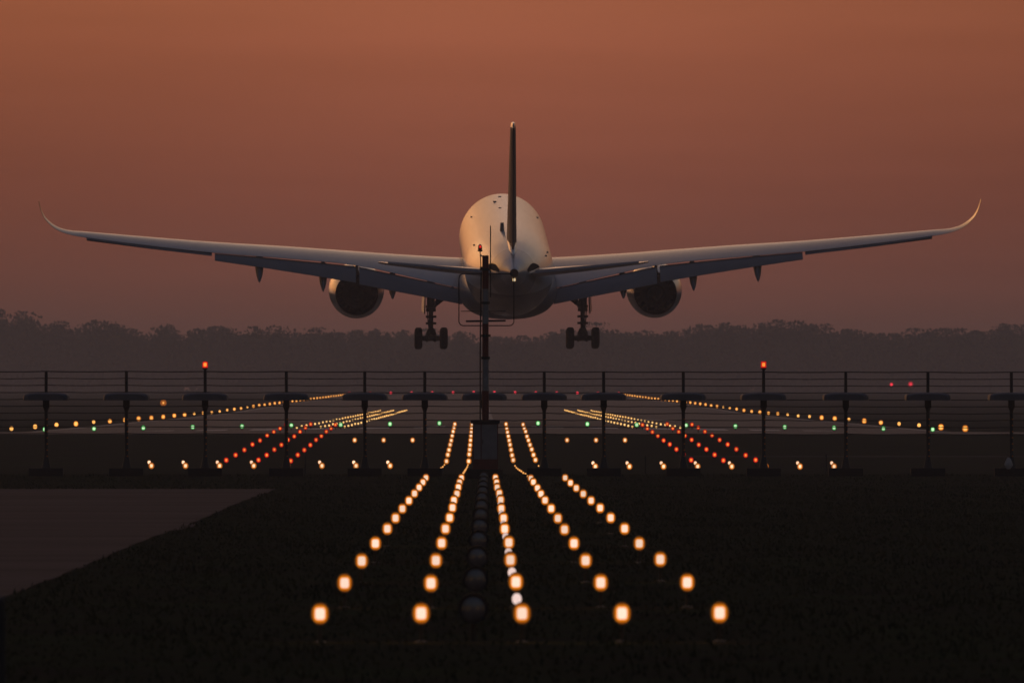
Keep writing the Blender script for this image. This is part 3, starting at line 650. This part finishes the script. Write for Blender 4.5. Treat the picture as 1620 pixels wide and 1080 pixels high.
# ------------------------------------------------------------------ localizer antenna row, wires
AX = [73, 200, 324.5, 453, 577, 672, 766, 861, 955, 1081, 1208, 1338, 1468, 1600]
AD = 545.0; s_ = AD / FPX
AX = [(a - 810) * s_ for a in AX]
AX = [AX[0] - 2.47] + AX + [AX[-1] + 2.5]
gz = zg(AD)
def antenna_unit():
    root = empty('antenna_post', (0, AD, gz))
    mb = MB(); mb.tube([(0, 0, 2.35), (0, 0, 3.235)], .048, 10); mb.tube([(0, 0, .55), (0, 0, 2.12)], .055, 10); mb.build('post', M['post'], root)
    mb = MB(); mb.lathe_z([(.25, .15), (.35, .125), (.55, .085), (.70, .06)], n=12); mb.build('foot', M['post'], root)
    mb = MB(); mb.box(-.10, .10, -.09, .09, 2.12, 2.36); mb.lathe_z([(2.02, .06), (2.12, .09)]); mb.build('junction_box', M['post'], root)
    mb = MB(); rings = []
    for y, k in ((-.50, .80), (-.42, .95), (-.2, 1), (.9, 1), (1.3, .9), (1.45, .7)):
        ring = []
        for t in np.linspace(0, math.pi, 17):
            c, s = math.cos(t), math.sin(t)
            ring.append((.715 * k * math.copysign(abs(c) ** .55, c), y, 2.345 + .245 * k * abs(s) ** .40))
        rings.append(ring)
    mb.loft(rings); mb.build('radome', M['radome'], root)
    mb = MB(); mb.box(-.53, .53, -.35, .35, -.02, .25); ob = mb.build('base_block', M['block'], root)
    mb = MB()
    for k in range(7): mb.lathe_y([(-.03, .012), (-.02, .022), (0, .024)], (.035, -.055, .62 + k * .19), n=8, caps=True)  # added studs, standing in for orange glints along the post
    mb.build('glint_studs', M['glint_amber'], root)
    return root
A0 = antenna_unit(); AT = tree_of(A0)
def between(i):
    names = ['at the left picture edge, beyond its frame', 'first', 'second', 'third', 'fourth', 'fifth', 'sixth', 'seventh', 'eighth', 'ninth', 'tenth', 'eleventh', 'twelfth', 'thirteenth', 'fourteenth', 'beyond the right frame']
    return names[i]
for i, x in enumerate(AX):
    if i in (0, 15): continue
    o = A0 if i == 1 else copy_tree(A0, None, AT)
    o.location.x = x
    extra = {3: ', below the left red light', 11: ', below the right red light', 7: ', behind the mast', 14: ', white scrap at its foot'}.get(i, '')
    tag(o, '%s dark antenna post from the left%s, rounded radome across it' % (between(i), extra), 'antenna post', 'row of antenna posts across the field')
wires = empty('wire_screen', (0, AD, gz)); tag(wires, 'level dark wires strung between the antenna posts', 'wire screen')
for k in range(10):
    mb = MB(); z = 3.235 - k * .2135; pts = []
    for a, b in zip(AX[:-1], AX[1:]):
        for t in (0, .25, .5, .75): pts.append((a + (b - a) * t, .07, z - .02 * 4 * t * (1 - t) * random.uniform(.4, 1.1) - .0008 * (a + (b - a) * t)))
    pts.append((AX[-1], .07, z)); mb.tube(pts, .013 if k else .017, 6); mb.build('wire', M['post'], wires)
for i, nm in ((3, 'red light topping the third antenna post from the left'), (11, 'square red light topping the eleventh antenna post from the left')):
    root = empty('obstruction_light', (AX[i], AD, gz + 3.235))
    mb = MB(); mb.lathe_z([(0, .04), (.06, .04), (.08, .08), (.12, .08)]); mb.build('base', M['housing'], root)
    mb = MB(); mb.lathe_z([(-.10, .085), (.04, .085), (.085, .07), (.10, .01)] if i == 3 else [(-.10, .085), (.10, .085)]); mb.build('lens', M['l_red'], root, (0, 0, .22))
    tag(root, nm, 'obstruction light', 'red lights on the antenna row')

# red and white mast with its cabinet
MD = 538.0; mz = zg(MD); S = FPX / MD
def mzp(y): return CZ + (612 - y) / S - mz
mast = empty('monitor_mast', ((768 - 810) / S, MD, mz)); tag(mast, 'red and white banded mast rising from a grey cabinet amid the lamps', 'mast')
for y0, y1, m in ((404, 457, 'mast_red'), (457, 512, 'mast_white'), (512, 565, 'mast_red'), (565, 618, 'mast_white'), (618, 664, 'mast_red')):
    mb = MB(); r = .097 if y0 < 600 else .105; mb.tube([(0, 0, mzp(y1)), (0, 0, mzp(y0))], r, 20)
    o = mb.build('mast_section', M[m], mast); o['label'] = ('red' if 'red' in m else 'white') + ' painted band of the mast'
mb = MB()
for y in (426, 479, 531, 566): mb.tube([(0, 0, mzp(y + 2)), (0, 0, mzp(y - 2))], .135, 16)
mb.box(-.17, -.09, -.05, .05, mzp(428), mzp(422)); mb.box(-.16, -.08, -.05, .05, mzp(533), mzp(529)); mb.box(.08, .16, -.05, .05, mzp(533), mzp(529)); mb.build('clamp', M['post'], mast)
mb = MB(); mb.tube([(-.16, -.06, mzp(664)), (-.16, -.06, mzp(560)), (-.15, -.05, mzp(505)), (-.13, -.04, mzp(430))], .022, 8); mb.build('cable', M['post'], mast)
mb = MB(); mb.tube([(.155, 0, mzp(470)), (.155, 0, mzp(357))], .017, 8); mb.build('lightning_rod', M['post'], mast)
# hoop with a blurred dipole bar
mb = MB(); x0, x1, zb, zt, rr = (726 - 768) / S, (813 - 768) / S, mzp(515), mzp(433), .14; pts = []
for cx_, cz_, a0 in ((x0 + rr, zb + rr, 180), (x1 - rr, zb + rr, 270), (x1 - rr, zt - rr, 0), (x0 + rr, zt - rr, 90)):
    for k in range(7): a = R(a0 + 15 * k); pts.append((cx_ + rr * math.cos(a), .14, cz_ + rr * math.sin(a)))
pts.append(pts[0]); mb.tube(pts, .016, 8); mb.build('hoop', M['post'], mast)
mb = MB(); mb.tube([((737 - 768) / S, .45, mzp(508)), ((800 - 768) / S, .45, mzp(507))], .03, 8); mb.tube([(0, .08, mzp(507.5)), (0, .45, mzp(507.5))], .02, 6)
mb.tube([((729 - 768) / S, .9, mzp(492)), ((800 - 768) / S, .9, mzp(492))], .012, 6); mb.tube([(0, .45, mzp(500)), (0, .9, mzp(492))], .012, 6); mb.build('dipole_bar', M['post'], mast)
lr = empty('stalk_lamp', (0, 0, 0)); lr.parent = mast
mb = MB(); mb.tube([(-.14, 0, mzp(428)), (-.15, -.02, mzp(410)), (-.165, -.02, mzp(397))], .014, 8); mb.lathe_z([(0, .05), (.03, .085), (.05, .065)], (-.165, -.02, mzp(398))); o = mb.build('stalk', M['housing'], lr)
mb = MB(); mb.lathe_z([(-.09, .060), (-.02, .066), (.05, .055), (.09, .02)]); mb.build('lamp_glass', mat('dark_red_glass', (.30, .02, .02), .15, noise=.2, nscale=9, coat=1), lr, (-.165, -.02, mzp(391)))
mb = MB(); mb.lathe_z([(-.03, .03), (.03, .03), (.045, .01)]); mb.build('lamp_bulb', M['l_bulb'], lr, (-.16, -.075, mzp(390.5)))
cab = MB(); cx0, cx1 = (748 - 768) / S, (788 - 768) / S
cab.box(cx0, cx1, -.28, .28, mzp(742), mzp(670)); cb = cab.build('cabinet', M['mast_red'], mast, smooth=False); cb['label'] = 'dark red framed equipment cabinet with grey doors'
mb = MB(); mb.box(cx0 - .06, cx1 + .05, -.34, .34, mzp(670), mzp(664)); mb.build('cabinet_roof', M['block'], cb, smooth=False)
for a, b in ((cx0 + .03, cx0 + .24), (cx0 + .27, cx1 - .03)):
    mb = MB(); mb.box(a, b, -.30, -.278, mzp(726), mzp(671)); d = mb.build('cabinet_door', M['cab'], cb, smooth=False)
mb = MB(); mb.box(cx0 + .29, cx0 + .31, -.33, -.29, mzp(702), mzp(695)); mb.build('handle', M['post'], d, smooth=False)
mb = MB(); mb.box(cx0 - .15, cx1 + .15, -.45, .45, -.05, mzp(742)); mb.build('plinth', M['block'], mast, smooth=False)

# small things: stakes and a scrap
def stake(px, D, ytop, label, r=.025):
    X = (px - 810) * D / FPX; z0 = zg(D); mb = MB()
    hh = CZ + (612 - ytop) * D / FPX - z0
    mb.tube([(0, 0, -.05), (0, 0, hh)], [r * 1.1, r], 8); mb.tube([(0, 0, hh), (0, 0, hh + .03)], [r * 1.3, r * .4], 8)
    tag(mb.build('stake', M['post'], None, (X, D, z0)), label, 'stake')
stake(1021, 560, 722, 'thin dark stake right of the ninth antenna post')
stake(483, 560, 722, 'thin dark stake right of the fourth antenna post')
stake(1307, 560, 719, 'thin dark stake left of the twelfth antenna post')
stake(2.5, 120, 950, 'blurred dark post at the lower left picture corner', .026)
mb = MB(); rings = []
for z, w_ in ((0, .04), (.06, .10), (.13, .13), (.20, .10), (.30, .06), (.36, .02)):
    rings.append([((w_ + .02 * random.random()) * math.cos(q), .5 * w_ * math.sin(q), z) for q in [2 * math.pi * k / 9 for k in range(9)]])
mb.loft(rings)
tag(mb.build('plastic_scrap', M['rag'], None, (AX[14] - .10, AD - .40, gz + .22), smooth=False), 'pale torn plastic scrap caught at the foot of the rightmost antenna post', 'scrap')

# ------------------------------------------------------------------ haze: one closed box round everything
mb = MB(); mb.box(-4300, 4300, -300, 9600, -4, 36)
hz = mb.build('haze', [], smooth=False)
hm = bpy.data.materials.new('haze_air'); hm.use_nodes = True; hn = hm.node_tree; hn.nodes.clear()
ho = hn.nodes.new('ShaderNodeOutputMaterial'); hv = hn.nodes.new('ShaderNodeVolumePrincipled')
hv.inputs['Color'].default_value = (0.45, 0.52, 0.70, 1); hv.inputs['Density'].default_value = 0.00015; hv.inputs['Anisotropy'].default_value = 0.6
hn.links.new(hv.outputs[0], ho.inputs['Volume']); hz.data.materials.append(hm)
tag(hz, 'brownish evening haze over the whole airfield', 'haze', kind='stuff')
